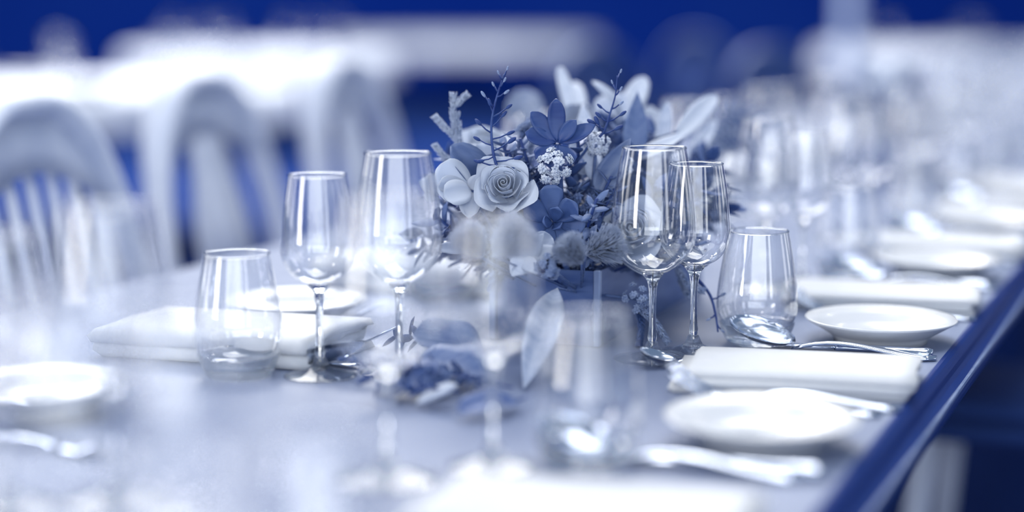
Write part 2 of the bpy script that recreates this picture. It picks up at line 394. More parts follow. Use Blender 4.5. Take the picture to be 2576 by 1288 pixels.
def make_spoon():
    parts = {'handle': mesh('spoon_handle', *handle_geo(0.0, 0.125, arch=0.009), M['silver'])}
    n = 14; rings = 6; vs, fs = [], []
    for sgn, off in ((1, 0.0), (-1, -0.0016)):
        for i in range(rings + 1):
            q = i / rings
            for k in range(n):
                a = 2 * math.pi * k / n; x = -0.030 + 0.031 * q * math.cos(a); y = 0.0205 * q * math.sin(a) * (1 - 0.13 * math.cos(a))
                vs.append((x, y, 0.0105 - 0.0092 * (1 - q * q) + off * (1 if q < 1 else 0.2)))
    N = (rings + 1) * n
    for i in range(rings):
        for k in range(n):
            j = (k + 1) % n; q = (i * n + k, i * n + j, (i + 1) * n + j, (i + 1) * n + k); fs.append(q[::-1]); fs.append(tuple(N + e for e in q))
    for k in range(n): j = (k + 1) % n; e = rings * n; fs.append((e + k, e + j, N + e + j, N + e + k))
    parts['bowl'] = mesh('spoon_bowl', vs, fs, M['silver']); return parts
CUT = {'fork': make_fork(), 'knife': make_knife(), 'spoon': make_spoon()}
CNAME = {'fork': 'dinner_fork', 'knife': 'dinner_knife', 'spoon': 'soup_spoon'}
def put_cutlery(kind, p, ang, label, group, sc=1.0, dz=0.0, name=None):
    o = thing(name or CNAME[kind], label, kind, (p.x, p.y, TABLE_Z + dz), (0, 0, ang), group); o.scale = (sc, sc, sc)
    for k, d in CUT[kind].items():
        if k == 'tine':
            for y in (-0.0104, -0.0035, 0.0035, 0.0104): link('tine', d, o, (0, y, 0))
        else: link(k, d, o, None, (0.25, 0.28, 0) if (kind, k) == ('spoon', 'bowl') else None)
    return o
# ------------------------------------------------------------------ place settings
# right side: handles point to the right table edge (+u); left side mirrored
RA = RZ                       # local +x = +u
LA = RZ + math.pi             # local +x = -u
ORD = ['first', 'second', 'third', 'fourth', 'fifth', 'sixth', 'seventh', 'eighth', 'ninth', 'tenth', 'eleventh', 'twelfth', 'thirteenth', 'fourteenth', 'fifteenth', 'sixteenth']
def j(a): return R.uniform(-a, a)
ref = {k: uv(at(*q)) for k, q in {
    'plate': (1917, 1044, 0.026), 'napkin': (2003, 938, 0.01), 'forkA': (1885, 1003), 'forkB': (1872, 1020), 'knife': (2100, 884), 'spoon': (1992, 883),
    'dess': (1694, 918), 'red': (1640, 903), 'white': (1744, 886), 'tumbler': (1903, 862)}.items()}
lref = {k: uv(at(*q)) for k, q in {
    'plate': (745, 752, 0.026), 'napkin': (590, 862, 0.01), 'forkA': (800, 815), 'forkB': (850, 868), 'knife': (650, 905), 'spoon': (760, 925),
    'red': (1005, 936), 'white': (806, 945), 'tumbler': (602, 945)}.items()}
over = {('R', -1, 'red'): (975, 1205), ('L', 1, 'red'): (1330, 690), ('R', -1, 'white'): (1240, 1172), ('R', -1, 'tumbler'): (1475, 1168)}
shift = {('R', -1, 'napkin'): (-0.03, -0.04), ('R', -1, 'knife'): (0.0, -0.018), ('R', -1, 'spoon'): (-0.02, -0.02)}
def setting(side, k, what):
    rf = ref if side == 'R' else lref; ang = RA if side == 'R' else LA
    n = (k + 2) if side == 'R' else (k + 1)
    where = ('%s place from the camera on the right side' if side == 'R' else '%s place from the camera on the left side') % ORD[n]
    gs = 'right' if side == 'R' else 'left'
    def pos(key, amt=0.008):
        u, v = rf[key]
        if k == 0: amt = 0
        if (side, k, key) in over: return at(*over[(side, k, key)])
        du, dv = shift.get((side, k, key), (0, 0)); return T(u + du + j(amt), v + dv + k * PITCH + j(amt))
    for key in what:
        if key in ('red', 'white', 'tumbler'):
            d = {'red': 'tall empty red-wine glass', 'white': 'smaller empty stemmed white-wine glass', 'tumbler': 'stemless clear water tumbler'}[key]
            put_glass(key, pos(key), d + ', ' + where, {'red': 'tall red-wine glasses', 'white': 'white-wine glasses', 'tumbler': 'water tumblers'}[key] + ' on the banquet table')
        elif key == 'plate':
            o = link('bread_plate', PLATE, None, pos(key) * 1.0); o.location.z = TABLE_Z
            tag(o, 'small round white bread plate, ' + where, 'plate', 'bread plates on the banquet table')
        elif key == 'napkin':
            o = link('folded_napkin', NAPK[n % 3], None, pos(key), (0, 0, ang + math.radians((9 if side == 'R' else 3) if k == 0 else (6 if side == 'R' else 0) + j(3)))); o.location.z = TABLE_Z + 0.0005
            o.scale = (1, 1, 1) if side == 'R' else (1.12, 1.05, 1.7)
            tag(o, 'white linen napkin folded flat, ' + where, 'napkin', 'folded napkins on the banquet table')
        elif key in ('forkA', 'forkB'):
            put_cutlery('fork', pos(key, 0.004), ang + j(0.04), ('larger silver fork by napkin, ' if key == 'forkA' else 'smaller silver fork by plate, ') + where, 'silver forks on the banquet table', 1.12 if key == 'forkA' else 1.0)
        elif key == 'knife':
            put_cutlery('knife', pos(key, 0.004), ang + j(0.03), 'silver dinner knife by napkin, ' + where, 'silver knives on the banquet table')
        elif key == 'spoon':
            put_cutlery('spoon', pos(key, 0.004), ang + j(0.03), 'silver soup spoon beyond the knife, ' + where, 'silver spoons on the banquet table', 1.25)
        elif key == 'dess':
            put_cutlery('spoon', pos(key, 0.004), RZ + 0.85, 'small silver dessert spoon, ' + where, 'dessert spoons', 0.75, name='dessert_spoon')
ALL = ['plate', 'napkin', 'forkA', 'forkB', 'knife', 'spoon', 'red', 'white', 'tumbler']
setting('R', -2, ['red', 'white', 'tumbler'])
setting('R', -1, ['napkin', 'knife', 'spoon', 'red', 'white', 'tumbler'])
setting('R', 0, ALL + ['dess'])
for k in (1, 2, 3): setting('R', k, ALL)
for k in (4, 5, 6, 7): setting('R', k, ['red', 'white', 'tumbler'] + (['plate', 'napkin'] if k < 5 else []))
setting('L', -1, ['plate', 'forkA', 'forkB', 'red', 'white'])
setting('L', 0, ALL)
for k in (1, 2, 3, 4): setting('L', k, ['plate', 'napkin', 'forkA', 'knife', 'red', 'white', 'tumbler'])
for k in range(5, 13): setting('L', k, ['plate', 'napkin', 'red', 'white', 'tumbler'])
# ------------------------------------------------------------------ chairs
def arch(t, w, h0, h1, p=2.6):
    """point on a tall rounded-back frame outline, t in 0..1 from left foot of back to right"""
    a = math.pi * t; c, s = math.cos(a), math.sin(a)
    return (-w * math.copysign(abs(c) ** (2 / p), c), h0 + (h1 - h0) * abs(s) ** (2 / p))
def make_chair(woodmat, spindles, parent, hgt=1.0):
    # local: front +y, back at y=0; origin on the floor under the back
    w = 0.222; P = {}
    pts, rad = [], []
    for i in range(33):
        t = i / 32; x, z = arch(t, w, 0.44, hgt - 0.02); pts.append((x, -0.10 * ((z - 0.44) / 0.56) ** 1.5, z))
        k = math.sin(math.pi * t) ** 3; rad.append((0.023 + 0.026 * k, 0.021))
    link('back_frame', mesh('back_frame', *tube(pts, [(b, a) for a, b in rad], 10), woodmat), parent)
    # broad crest under the arch
    cr = []
    vs, fs = [], []
    for i in range(13):
        s = -1 + 2 * i / 12; x = s * 0.165; zt_ = hgt - 0.03 - 0.07 * abs(s) ** 3; zb = hgt - 0.115 - 0.06 * s * s
        for z in (zb, zt_):
            y = -0.10 * ((z - 0.44) / 0.56) ** 1.5
            vs += [(x, y - 0.009, z), (x, y + 0.009, z)]
    for i in range(12):
        a = i * 4; b = a + 4
        fs += [(a, b, b + 2, a + 2), (a + 1, a + 3, b + 3, b + 1), (a, a + 1, b + 1, b), (a + 2, b + 2, b + 3, a + 3)]
    fs += [(0, 2, 3, 1), (48, 49, 51, 50)]
    link('crest_rail', mesh('crest_rail', vs, fs, woodmat), parent)
    if spindles:
        for i in range(spindles):
            x = -0.15 + 0.30 * i / (spindles - 1)
            link('spindle', mesh('spindle', *tube([(x * 0.8, 0.01, 0.46), (x * 0.95, -0.03, 0.66), (x, -0.085, hgt - 0.08)], [0.008, 0.011, 0.007], 8), woodmat), parent)
    else:
        vs, fs = [], []
        for i in range(9):
            t = i / 8; z = 0.46 + (hgt - 0.56) * t; hw = 0.035 + 0.045 * math.sin(math.pi * min(1, t * 1.05)) ** 2 + 0.02 * t; y = -0.10 * max(0, (z - 0.44) / 0.56) ** 1.5
            vs += [(-hw, y - 0.006, z), (hw, y - 0.006, z), (hw, y + 0.006, z), (-hw, y + 0.006, z)]
        for i in range(8):
            for q in range(4): a = i * 4 + q; b = i * 4 + (q + 1) % 4; fs.append((a, b, b + 4, a + 4))
        fs += [(3, 2, 1, 0), (32, 33, 34, 35)]
        link('splat', mesh('splat', vs, fs, woodmat), parent)
    vs, fs = box(-0.21, 0.21, -0.005, 0.42, 0.415, 0.445, 0.012); link('seat_frame', mesh('seat_frame', vs, fs, M['cushion']), parent)  # dark cushion tone puts the table's shade into the frame's colour
    vs, fs = box(-0.195, 0.195, 0.02, 0.41, 0.445, 0.48, 0.016); link('cushion', mesh('seat_cushion', vs, fs, M['cushion']), parent)
    for x in (-0.18, 0.18):
        link('leg', mesh('chair_leg', *tube([(x, 0.385, 0.42), (x * 1.04, 0.40, 0.2), (x * 1.08, 0.42, 0.0)], [0.026, 0.021, 0.015], 10), woodmat), parent)
        link('leg', mesh('chair_leg', *tube([(x, 0.02, 0.42), (x * 1.04, -0.02, 0.2), (x * 1.06, -0.07, 0.0)], [0.024, 0.02, 0.015], 10), woodmat), parent)
def chair_at(p, face, label, wood='chair', spindles=0, hgt=1.0, group='pale wooden chairs at the banquet table'):
    f = Vector(face); rz = math.atan2(f.y, f.x) - math.pi / 2
    o = thing('dining_chair', label, 'chair', (p.x, p.y, 0), (0, 0, rz), group); make_chair(M[wood], spindles, o, hgt); return o
def chair_px(px, py, h): return at(px, py, h)
p1 = chair_px(175, 238, 0.25); p2 = chair_px(590, 182, 0.25); p3 = chair_px(935, 146, 0.25)
chair_at(p1, U, 'pale round-backed chair with spindles at the left border of the picture', spindles=7)
chair_at(p2, U, 'pale round-backed chair with central splat, middle of three across the table')
chair_at(p3, U, 'pale round-backed chair furthest right of three across the table, behind tallest left glass')
q = at(2325, 1092, -0.33) + V * 0.18 + U * 0.385
chair_at(q, -U, 'pale chair tucked under the right table edge, one front leg in view')
# ------------------------------------------------------------------ vase box
cu, cv = uv(at(1502, 874)); BW, BL, BH = 0.125, 0.40, 0.085
vz = thing('box_vase', 'low rectangular grey trough holding the sharp flower arrangement', 'vase', T(cu, cv), (0, 0, RZ))
def hollow(w, l, h, t):
    o = [(-w, 0), (0, 0), (0, l), (-w, l)]; i = [(-w + t, t), (-t, t), (-t, l - t), (-w + t, l - t)]
    vs = [(x, y, 0) for x, y in o] + [(x, y, h) for x, y in o] + [(x, y, h) for x, y in i] + [(x, y, t) for x, y in i]
    fs = [(3, 2, 1, 0), (12, 13, 14, 15)]
    for a in range(4):
        b = (a + 1) % 4; fs += [(a, b, 4 + b, 4 + a), (4 + a, 4 + b, 8 + b, 8 + a), (8 + a, 8 + b, 12 + b, 12 + a)]
    return vs, fs
link('body', mesh('vase_body', *hollow(BW, BL, BH, 0.006), M['vase'], False), vz, (0, 0, 0.0003))
for x, y in ((-BW, 0), (0, 0), (0, BL), (-BW, BL)):
    vs, fs = box(x - 0.004, x + 0.004, y - 0.004, y + 0.004, 0.0005, BH + 0.002, 0.0012); link('corner_strip', mesh('corner_strip', vs, fs, M['vase_rim'], False), vz)
vs, fs = box(-BW + 0.008, -0.008, 0.008, BL - 0.008, 0.0075, BH - 0.006, 0.004); link('foam', mesh('flower_foam', vs, fs, M['foam'], False), vz)
VC = T(cu - BW / 2, cv + BL / 2, BH)
def root(p):
    """a point in the foam below flower head p"""
    u, v = uv(p); u = min(max(u, cu - BW + 0.03), cu - 0.03); v = min(max(v, cv + 0.03), cv + BL - 0.03); return T(u, v, BH - 0.03)
def stem_mesh(a, b, r=0.0018, sag=0.0, n=8):
    a, b = Vector(a), Vector(b); pts = []
    for i in range(n + 1):
        t = i / n; p = a.lerp(b, t); p.z += sag * math.sin(math.pi * t); pts.append(p)
    return tube(pts, r, 6)
def tocam(p, up=0.3): d = (CAM - p).normalized(); d.z += up; return d.normalized()
# ------------------------------------------------------------------ roses
def rose_petals():
    """cupped petals in a spiral; the inner ones wrap tightly, the outer ones open and roll their edges back"""
    out = []; n = 20
    for i in range(n):
        o = i / (n - 1); rr_ = random.Random(i)
        inner = max(0.0, 1 - o / 0.38)
        Rt = 0.0016 + 0.0310 * o ** 1.2          # radius of the upper edge
        Rm = Rt * (1.12 - 0.30 * o)               # belly
        H = 0.026 - 0.002 * o; ztop = 0.0225 + 0.0025 * math.sin(math.pi * min(1, o * 1.3)) - 0.0135 * max(0, o - .35) ** 1.3
        curl = 0.0075 * max(0, o - .25) ** .9
        span = (4.6 * inner + (1 - inner) * (2.35 - .75 * o))
        ph = i * 2.39996 + rr_.uniform(-.2, .2); NX, NY = 14, 9; vs, fs = [], []
        pt = rr_.uniform(-.3, .3)
        for side in (0, 1):
            for k in range(NY + 1):
                t = k / NY
                for m in range(NX + 1):
                    s = -1 + 2 * m / NX; es = abs(s) ** 2.5
                    wd = span / 2 * (.5 + .5 * math.sin(math.pi / 2 * min(1, t * 1.6)))
                    base = .25 + .75 * math.sin(math.pi / 2 * min(1, t * 1.35))
                    r = base * (Rm + (Rt - Rm) * t ** 2)
                    z = ztop - H * (1 - t) - .0045 * es * t * (.4 + o)
                    f = max(0, t - .66) / .34
                    lip = curl * f ** 1.5 * (.75 + 1.2 * max(0, 1 - 1.6 * abs(s - pt)) * o)
                    r += lip * (1 - .35 * es); z -= .55 * lip * f
                    r += .0016 * s * (1 - .5 * o) + .0012 * math.sin(5 * s + i) * t * o
                    a = ph + s * wd; th = .00025 * (1 if side else -1)
                    vs.append(((r + th) * math.cos(a), (r + th) * math.sin(a), z + th * f))
        n1 = (NX + 1) * (NY + 1)
        for k in range(NY):
            for m in range(NX):
                q = k * (NX + 1) + m; e = (q, q + 1, q + NX + 2, q + NX + 1); fs.append(e[::-1]); fs.append(tuple(n1 + x for x in e))
        for m in range(NX): q = NY * (NX + 1) + m; fs.append((q, q + 1, n1 + q + 1, n1 + q))
        for k in range(NY):
            for m in (0, NX): q = k * (NX + 1) + m; e = (q, q + NX + 1, n1 + q + NX + 1, n1 + q); fs.append(e if m == 0 else e[::-1])
        out.append(mesh('rose_petal', vs, fs, M['rose']))
    return out
ROSE = rose_petals()
def rose(p, face, label, sc=1.0, spin=0.0):
    q = Vector(face).to_track_quat('Z', 'Y') @ Quaternion((0, 0, 1), spin)
    o = thing('rose', label, 'rose', p, q, 'white roses'); o.scale = (sc, sc, sc)
    for d in ROSE: link('petal', d, o)
    inv = (Matrix.Translation(p) @ q.to_matrix().to_4x4() @ Matrix.Scale(sc, 4)).inverted()
    g = stem_mesh(inv @ root(p), Vector((0, 0, 0)), 0.0028 / sc)
    link('stem', mesh('rose_stem', *g, M['leaf_dark']), o)
    sv = [xf(leaf(0.026, 0.009, -0.9, 0.1, nx=6, ny=2), frame((0, 0, -0.003), (math.cos(a), math.sin(a), -0.15))) for a in (0.3, 1.6, 2.9, 4.1, 5.3)]
    for g in sv: link('sepal', mesh('sepal', *g, M['leaf_mid']), o)
    return o
pr1 = atd(1272, 478, 1.93); rose(pr1, tocam(pr1, 0.45) + Vector((-0.12, 0, 0)), 'large white rose facing forward in the middle of the arrangement', 0.98, 0.4)
pr2 = atd(1592, 590, 1.99); rose(pr2, tocam(pr2, 0.4) + Vector((-0.1, 0, 0)), 'white rose seen through the tall sharp wine glass', 1.12, 2.0)
pr3 = atd(1215, 370, 2.12); rose(pr3, Vector((0.1, -0.5, 0.9)), 'pale rose half hidden behind dark budded twig', 0.85, 1.0)
# ------------------------------------------------------------------ generic flower made of leaves or petals
def leafy(name, label, cat, p, items, m, part='petal', group=None, stem=True, stem_m='leaf_mid', plabel=None, sr=0.002):
    """items: (start_px,start_py,start_depth, end_px,end_py,end_depth, width, bend, cup, a, b [, material])"""
    o = thing(name, label, cat, p, None, group)
    for it in items:
        a = atd(*it[0:3]); b = atd(*it[3:6]); wd, bend, cup = it[6:9]; ea, eb = it[9:11]; mm = it[11] if len(it) > 11 else m; face = it[12] if len(it) > 12 else None
        d = b - a; L = d.length
        if abs(bend) > 1e-3: L *= (bend / 2) / math.sin(bend / 2)
        f = Vector(face) if face else (CAM - a).normalized() + Vector((0, 0, 0.3))
        mt = frame(a - Vector(p), d, f) @ Matrix.Rotation(bend / 2 * 1.0, 4, 'Y')
        link(part, mesh(part, *xf(leaf(L, wd, bend, cup, ea, eb), mt), M[mm]), o)
    if stem: link('stem', mesh('stem', *stem_mesh(root(Vector(p)) - Vector(p), (0, 0, 0), sr), M[stem_m]), o)
    return o
D0 = 1.95
# white open flower at the left (rounded petals)
leafy('white_lily', 'white open flower with rounded petals left of the large rose', 'flower', atd(1183, 478, D0), [
    (1183, 478, D0, 1098, 425, D0 - .01, .040, 0.5, 0.5, .5, .28, 'rose'),
    (1180, 482, D0, 1100, 478, D0 - .02, .032, 0.4, 0.5, .5, .3, 'rose'),
    (1183, 480, D0 - .01, 1118, 497, D0 - .03, .030, -0.3, 0.4, .5, .3, 'rose'),
    (1183, 484, D0, 1180, 548, D0 - .02, .024, 0.4, 0.5, .5, .5, 'lily'),
    (1186, 476, D0, 1206, 440, D0 - .01, .016, 0.3, 0.4, .5, .6, 'rose')], 'rose')
leafy('tulip_bud', 'pale cup-shaped flower with one pointed petal above the white open flower', 'flower', atd(1222, 462, D0 + .05), [
    (1226, 468, D0 + .03, 1133, 366, D0 + .01, .036, -0.5, 0.9, .6, .55, 'leaf_mid'),
    (1226, 468, D0 + .06, 1160, 368, D0 + .08, .040, 0.5, 0.6, .5, .4, 'lily'),
    (1226, 468, D0 + .05, 1212, 360, D0 + .05, .044, 0.6, 0.6, .5, .35, 'lily'),
    (1228, 468, D0 + .04, 1250, 385, D0 + .03, .034, 0.3, 0.6, .5, .5, 'leaf_mid')], 'lily')
leafy('white_blossom', 'small pale blossom seen through the tall left wine glass', 'flower', atd(1092, 492, D0 + .06), [
    (1092, 492, D0 + .06, 1064, 448, D0 + .06, .016, 0.3, 0.4, .5, .4), (1092, 492, D0 + .06, 1082, 436, D0 + .05, .018, 0.3, 0.4, .5, .5),
    (1092, 492, D0 + .06, 1112, 450, D0 + .06, .016, 0.3, 0.4, .5, .5), (1092, 492, D0 + .06, 1070, 505, D0 + .04, .015, -0.3, 0.4, .5, .4)], 'lily')
# succulents
def succ(p, label, specs, m, facing, gcat='succulent'):
    o = thing('succulent', label, gcat, p, Vector(facing).to_track_quat('Z', 'Y'), 'dark succulent rosettes')
    for ang, L, wd, lift, bend, ea, eb in specs:
        g = leaf(L, wd, bend, 0.35, ea, eb, 0.0035, 10, 6)
        mt = Matrix.Rotation(math.radians(ang), 4, 'Z') @ Matrix.Translation((0.002, 0, 0)) @ Matrix.Rotation(-math.radians(lift), 4, 'Y')
        link('fleshy_leaf', mesh('fleshy_leaf', *xf(g, mt), m), o)
    inv = (Matrix.Translation(p) @ Vector(facing).to_track_quat('Z', 'Y').to_matrix().to_4x4()).inverted()
    link('stem', mesh('stem', *stem_mesh(inv @ root(p), (0, 0, 0), 0.0035), M['leaf_dark']), o)
p = atd(1392, 562, D0 - .02)
succ(p, 'dark spoon-leaved succulent below and right of the large rose', [
    (95, .042, .026, 14, .5, .9, .22), (150, .038, .025, 14, .5, .9, .25), (195, .040, .024, 12, .4, .9, .25), (35, .036, .026, 22, .6, .9, .25), (-8, .036, .022, 12, .4, .9, .25), (250, .026, .02, 10, .3, .9, .3), (310, .028, .02, 10, .3, .9, .3),
    (70, .026, .016, 48, .6, .8, .3), (190, .022, .014, 50, .6, .8, .3), (310, .020, .014, 50, .6, .8, .3)], M['succ'], tocam(p, 0.2))
p = atd(1402, 362, D0)
succ(p, 'dark pointed-leaved rosette at the top of the arrangement', [
    (92, .048, .020, 18, .3, .8, .55), (132, .044, .020, 12, .3, .8, .6), (165, .036, .020, 10, .3, .8, .5), (45, .034, .017, 30, .3, .8, .6), (22, .046, .018, 12, .3, .8, .75), (225, .030, .022, 8, .3, .8, .3), (300, .030, .022, 8, .3, .8, .3), (262, .032, .022, 8, .3, .8, .3)], M['succ_dark'], tocam(p, 0.35))
# clusters of tiny florets
def cluster(p, rad, label, facing, m='floret', n=120, fl=0.0042, gname='cluster_flower'):
    q = Vector(facing).to_track_quat('Z', 'Y'); o = thing(gname, label, 'flower', p, q, 'clusters of tiny florets')
    parts, eyes = [], []; r = random.Random(int(p.x * 1e4) + n)
    cl = []
    for i in range(11):
        z = 1 - (i + 0.5) / 11 * 1.15; ph = i * 2.39996 + r.uniform(-.3, .3); q_ = math.sqrt(max(0, 1 - z * z)); cl.append(Vector((q_ * math.cos(ph), q_ * math.sin(ph), z)) * r.uniform(.7, 1.1))
    for i in range(n):
        b = cl[i % 11]; d = (b + Vector((r.gauss(0, .28), r.gauss(0, .28), r.gauss(0, .28) + .1))).normalized()
        c = (b * .72 + d * .36) * rad * r.uniform(.85, 1.1)
        f = frame(c, d.orthogonal(), d)
        for k in range(5):
            a = k * 1.2566 + i; parts.append(xf(leaf(fl, fl * .75, 0.5, 0.2, .5, .35, .0003, 3, 2), f @ Matrix.Rotation(a, 4, 'Z')))
        eyes.append(xf(ellipsoid(fl * .15, fl * .15, fl * .25, 5, 4), f @ Matrix.Translation((0, 0, fl * .15))))
    e = link('florets', mesh('florets', *merge(parts), M[m]), o); e['kind'] = 'stuff'
    e = link('floret_centres', mesh('floret_centres', *merge(eyes), M['floret_eye']), o); e['kind'] = 'stuff'
    inv = (Matrix.Translation(p) @ q.to_matrix().to_4x4()).inverted()
    link('stem', mesh('stem', *stem_mesh(inv @ root(p), (0, 0, 0), 0.002), M['leaf_mid']), o)
p = atd(1392, 420, D0 - .02); cluster(p, .0185, 'bright cluster of tiny white florets right of the large rose', tocam(p, .4))
p = atd(1500, 362, D0 + .03); cluster(p, .0145, 'round greyish floret cluster high beside the second dark twig', tocam(p, .2), n=70, fl=.0045)
p = atd(1560, 415, D0 + .05); cluster(p, .014, 'small pale floret cluster behind the rim of the sharp tall glass', tocam(p, .2), n=60, fl=.004)
p = atd(1606, 752, D0 + .02); cluster(p, .016, 'drooping cluster of tiny buds at the vase corner behind a glass stem', tocam(p, .0), 'heather', 60, .004)
p = atd(1378, 670, D0 - .1); cluster(p, .013, 'small grey bud cluster hanging over the front of the trough', tocam(p, .0), 'heather', 50, .004)
p = atd(1470, 515, D0 + .03); cluster(p, .019, 'loose dark seed cluster right of the spoon-leaved succulent', tocam(p, .2), 'leaf_mid', 60, .005)
# ------------------------------------------------------------------ twigs with buds
BUD = mesh('bud', *ellipsoid(.0022, .0022, .0042, 6, 5), M['twig']); BUDP = mesh('pale_bud', *ellipsoid(.0021, .0021, .0042, 6, 5), M['heather'])
def twig(pts, label, buds, r0=.0019, group='dark twigs with buds', name='budded_twig', bud=None, leaves=()):
    w = [atd(*q) for q in pts]; o = thing(name, label, 'twig', w[0], None, group)
    loc = [q - w[0] for q in w]; n = len(loc)
    sp = [Vector(q) for q in smooth_prof([tuple(q) for q in loc], 4)]
    link('stem', mesh('twig_stem', *tube(sp, [r0 * (1 - .65 * i / (len(sp) - 1)) for i in range(len(sp))], 7), M['twig']), o)
    for i, (t, dx, dz, s) in enumerate(buds):
        q = sp[min(len(sp) - 1, int(t * (len(sp) - 1)))]; e = q + Vector((dx, j(.004), dz))
        k = link('side_shoot', mesh('side_shoot', *tube([q, q.lerp(e, .5) + Vector((0, 0, -.001)), e], [.0010, .0009, .0008], 5), M['twig']), o)
        link('bud', bud or (BUD if t < .6 else BUDP), k, e + Vector((dx, 0, dz)).normalized() * .003, Vector((dx, 0, dz + .002)).to_track_quat('Z', 'Y')).scale = (s * .85, s * .85, s * .95)
    return o
B1 = [(.95, .003, .006, .7), (.9, -.003, .005, .7), (.84, .004, .006, .8), (.78, -.004, .006, .8), (.72, .008, .004, 1), (.62, -.010, .012, 1.1), (.55, -.003, .008, 1.2), (.5, .016, .010, 1.1), (.42, .012, .012, 1.2), (.36, -.012, .010, 1.3), (.32, .018, .006, 1.3), (.25, -.014, .006, 1.2), (.22, .018, .010, 1.5), (.18, -.012, -.004, 1.2), (.12, .022, .004, 1.4), (.08, -.018, .004, 1.2), (.05, .024, -.002, 1.2)]
twig([(1252, 425, D0 - .02), (1240, 380, D0 - .02), (1236, 320, D0 - .01), (1243, 270, D0 - .01), (1257, 220, D0), (1269, 186, D0)], 'dark budded twig rising above the large white rose', B1)
twig([(1508, 345, D0), (1522, 325, D0), (1535, 285, D0), (1548, 240, D0), (1553, 190, D0)], 'dark budded twig rising right of centre before the pale curled petals', [(.95, .003, .006, .7), (.85, -.003, .006, .7), (.75, .004, .005, .8), (.6, .008, .005, .9), (.52, -.009, .006, 1), (.42, -.008, .006, 1.2), (.38, .014, .008, 1.2), (.25, -.012, .006, 1.6), (.2, -.006, .010, 1.5), (.18, .016, .006, 1.4)], .0017)
twig([(1700, 640, 2.02), (1745, 690, 2.0), (1785, 740, 2.0), (1800, 790, 1.99), (1806, 835, 1.98)], 'bare dark twig hanging down left of the sharp tumbler', [(.3, .012, .010, 1), (.45, -.010, .004, 1), (.6, .010, .004, 1), (.75, -.006, -.004, .8), (.9, .004, -.005, .8), (.15, .02, .012, 1.2)], .0026)
for i, (a, b, lab) in enumerate([((1560, 670, 1.98), (1452, 660, 1.9), None)]): pass
# ------------------------------------------------------------------ heather spikes
def spike(pts, label, m='heather', r=.0046, needles=300, forks=(), name='heather_sprig', group='fuzzy heather sprigs', r0=.0014):
    w = [atd(*q) for q in pts]; o = thing(name, label, 'sprig', w[0], None, group)
    geo, nd = [], []
    rr = random.Random(len(label) + int(pts[0][0]))
    for path in [w] + [[atd(*q) for q in f] for f in forks]:
        sp = [Vector(q) for q in smooth_prof([tuple(x - w[0]) for x in path], 5)]; geo.append(tube(sp, r0, 6))
        for i in range(int(needles * (1 if path is w else .5))):
            t = rr.uniform(.12, 1) * (len(sp) - 1); a = int(min(t, len(sp) - 2)); q = sp[a].lerp(sp[a + 1], t - a); d = (sp[a + 1] - sp[a]).normalized()
            s = d.orthogonal().normalized(); s = Quaternion(d, rr.uniform(0, 6.28)) @ s
            nd.append(xf(leaf(r * 1.7, .0016, .4, .2, .5, .5, .0004, 2, 1), frame(q, s * 1 + d * 1.1, d)))
    for k, g in enumerate(geo): link('stem', mesh('heather_stem', *g, M[m]), o)
    e = link('needles', mesh('needles', *merge(nd), M[m]), o); e['kind'] = 'stuff'
    return o
spike([(1172, 405, 2.0), (1145, 350, 2.0), (1120, 322, 2.0), (1098, 298, 2.0)], 'fuzzy heather spike leaning left above the cup-shaped flower', m='leaf_pale', r0=.0017)
spike([(1158, 385, 2.0), (1148, 340, 2.0), (1140, 290, 2.0), (1140, 243, 2.0)], 'forked fuzzy heather spike standing upright at the left', m='leaf_pale', r0=.0017, forks=[[(1142, 275, 2.0), (1155, 257, 2.0), (1170, 243, 2.0)], [(1160, 390, 2.0), (1155, 330, 2.0), (1150, 292, 2.0)]])
spike([(1185, 445, 2.0), (1150, 412, 2.0), (1120, 395, 2.0), (1098, 370, 2.0)], 'fuzzy heather spike reaching left just right of the tall glass rim', m='leaf_pale', r0=.0017)
spike([(1600, 770, 1.97), (1625, 790, 1.96), (1650, 815, 1.96), (1676, 855, 1.96)], 'short fuzzy sprig hanging between the two sharp glass stems')
spike([(1600, 770, 1.98), (1612, 810, 1.97), (1608, 860, 1.97)], 'dark fuzzy sprig hanging down behind the tall sharp glass stem', m='leaf_dark')
spike([(1690, 660, 2.0), (1715, 690, 1.99), (1735, 720, 1.99), (1765, 730, 1.99)], 'fuzzy sprig crossing the stem of the sharp white-wine glass')
spike([(1705, 660, 2.02), (1712, 700, 2.01), (1728, 738, 2.0)], 'fuzzy sprig drooping left of the sharp white-wine glass stem')
for i, (x0, y0, x1, y1, lab) in enumerate([(1290, 330, 1390, 305, 'thin feathery sprig lying across behind the pointed dark rosette'), (1300, 385, 1330, 310, 'feathery dark sprig standing between the twig and the dark rosette'), (1325, 400, 1350, 330, 'feathery grey sprig left of the dark pointed rosette')]):
    spike([(x0, y0, 2.02), ((x0 + x1) / 2, (y0 + y1) / 2 - 8, 2.02), (x1, y1, 2.03)], lab, m='heather' if i != 1 else 'leaf_mid')
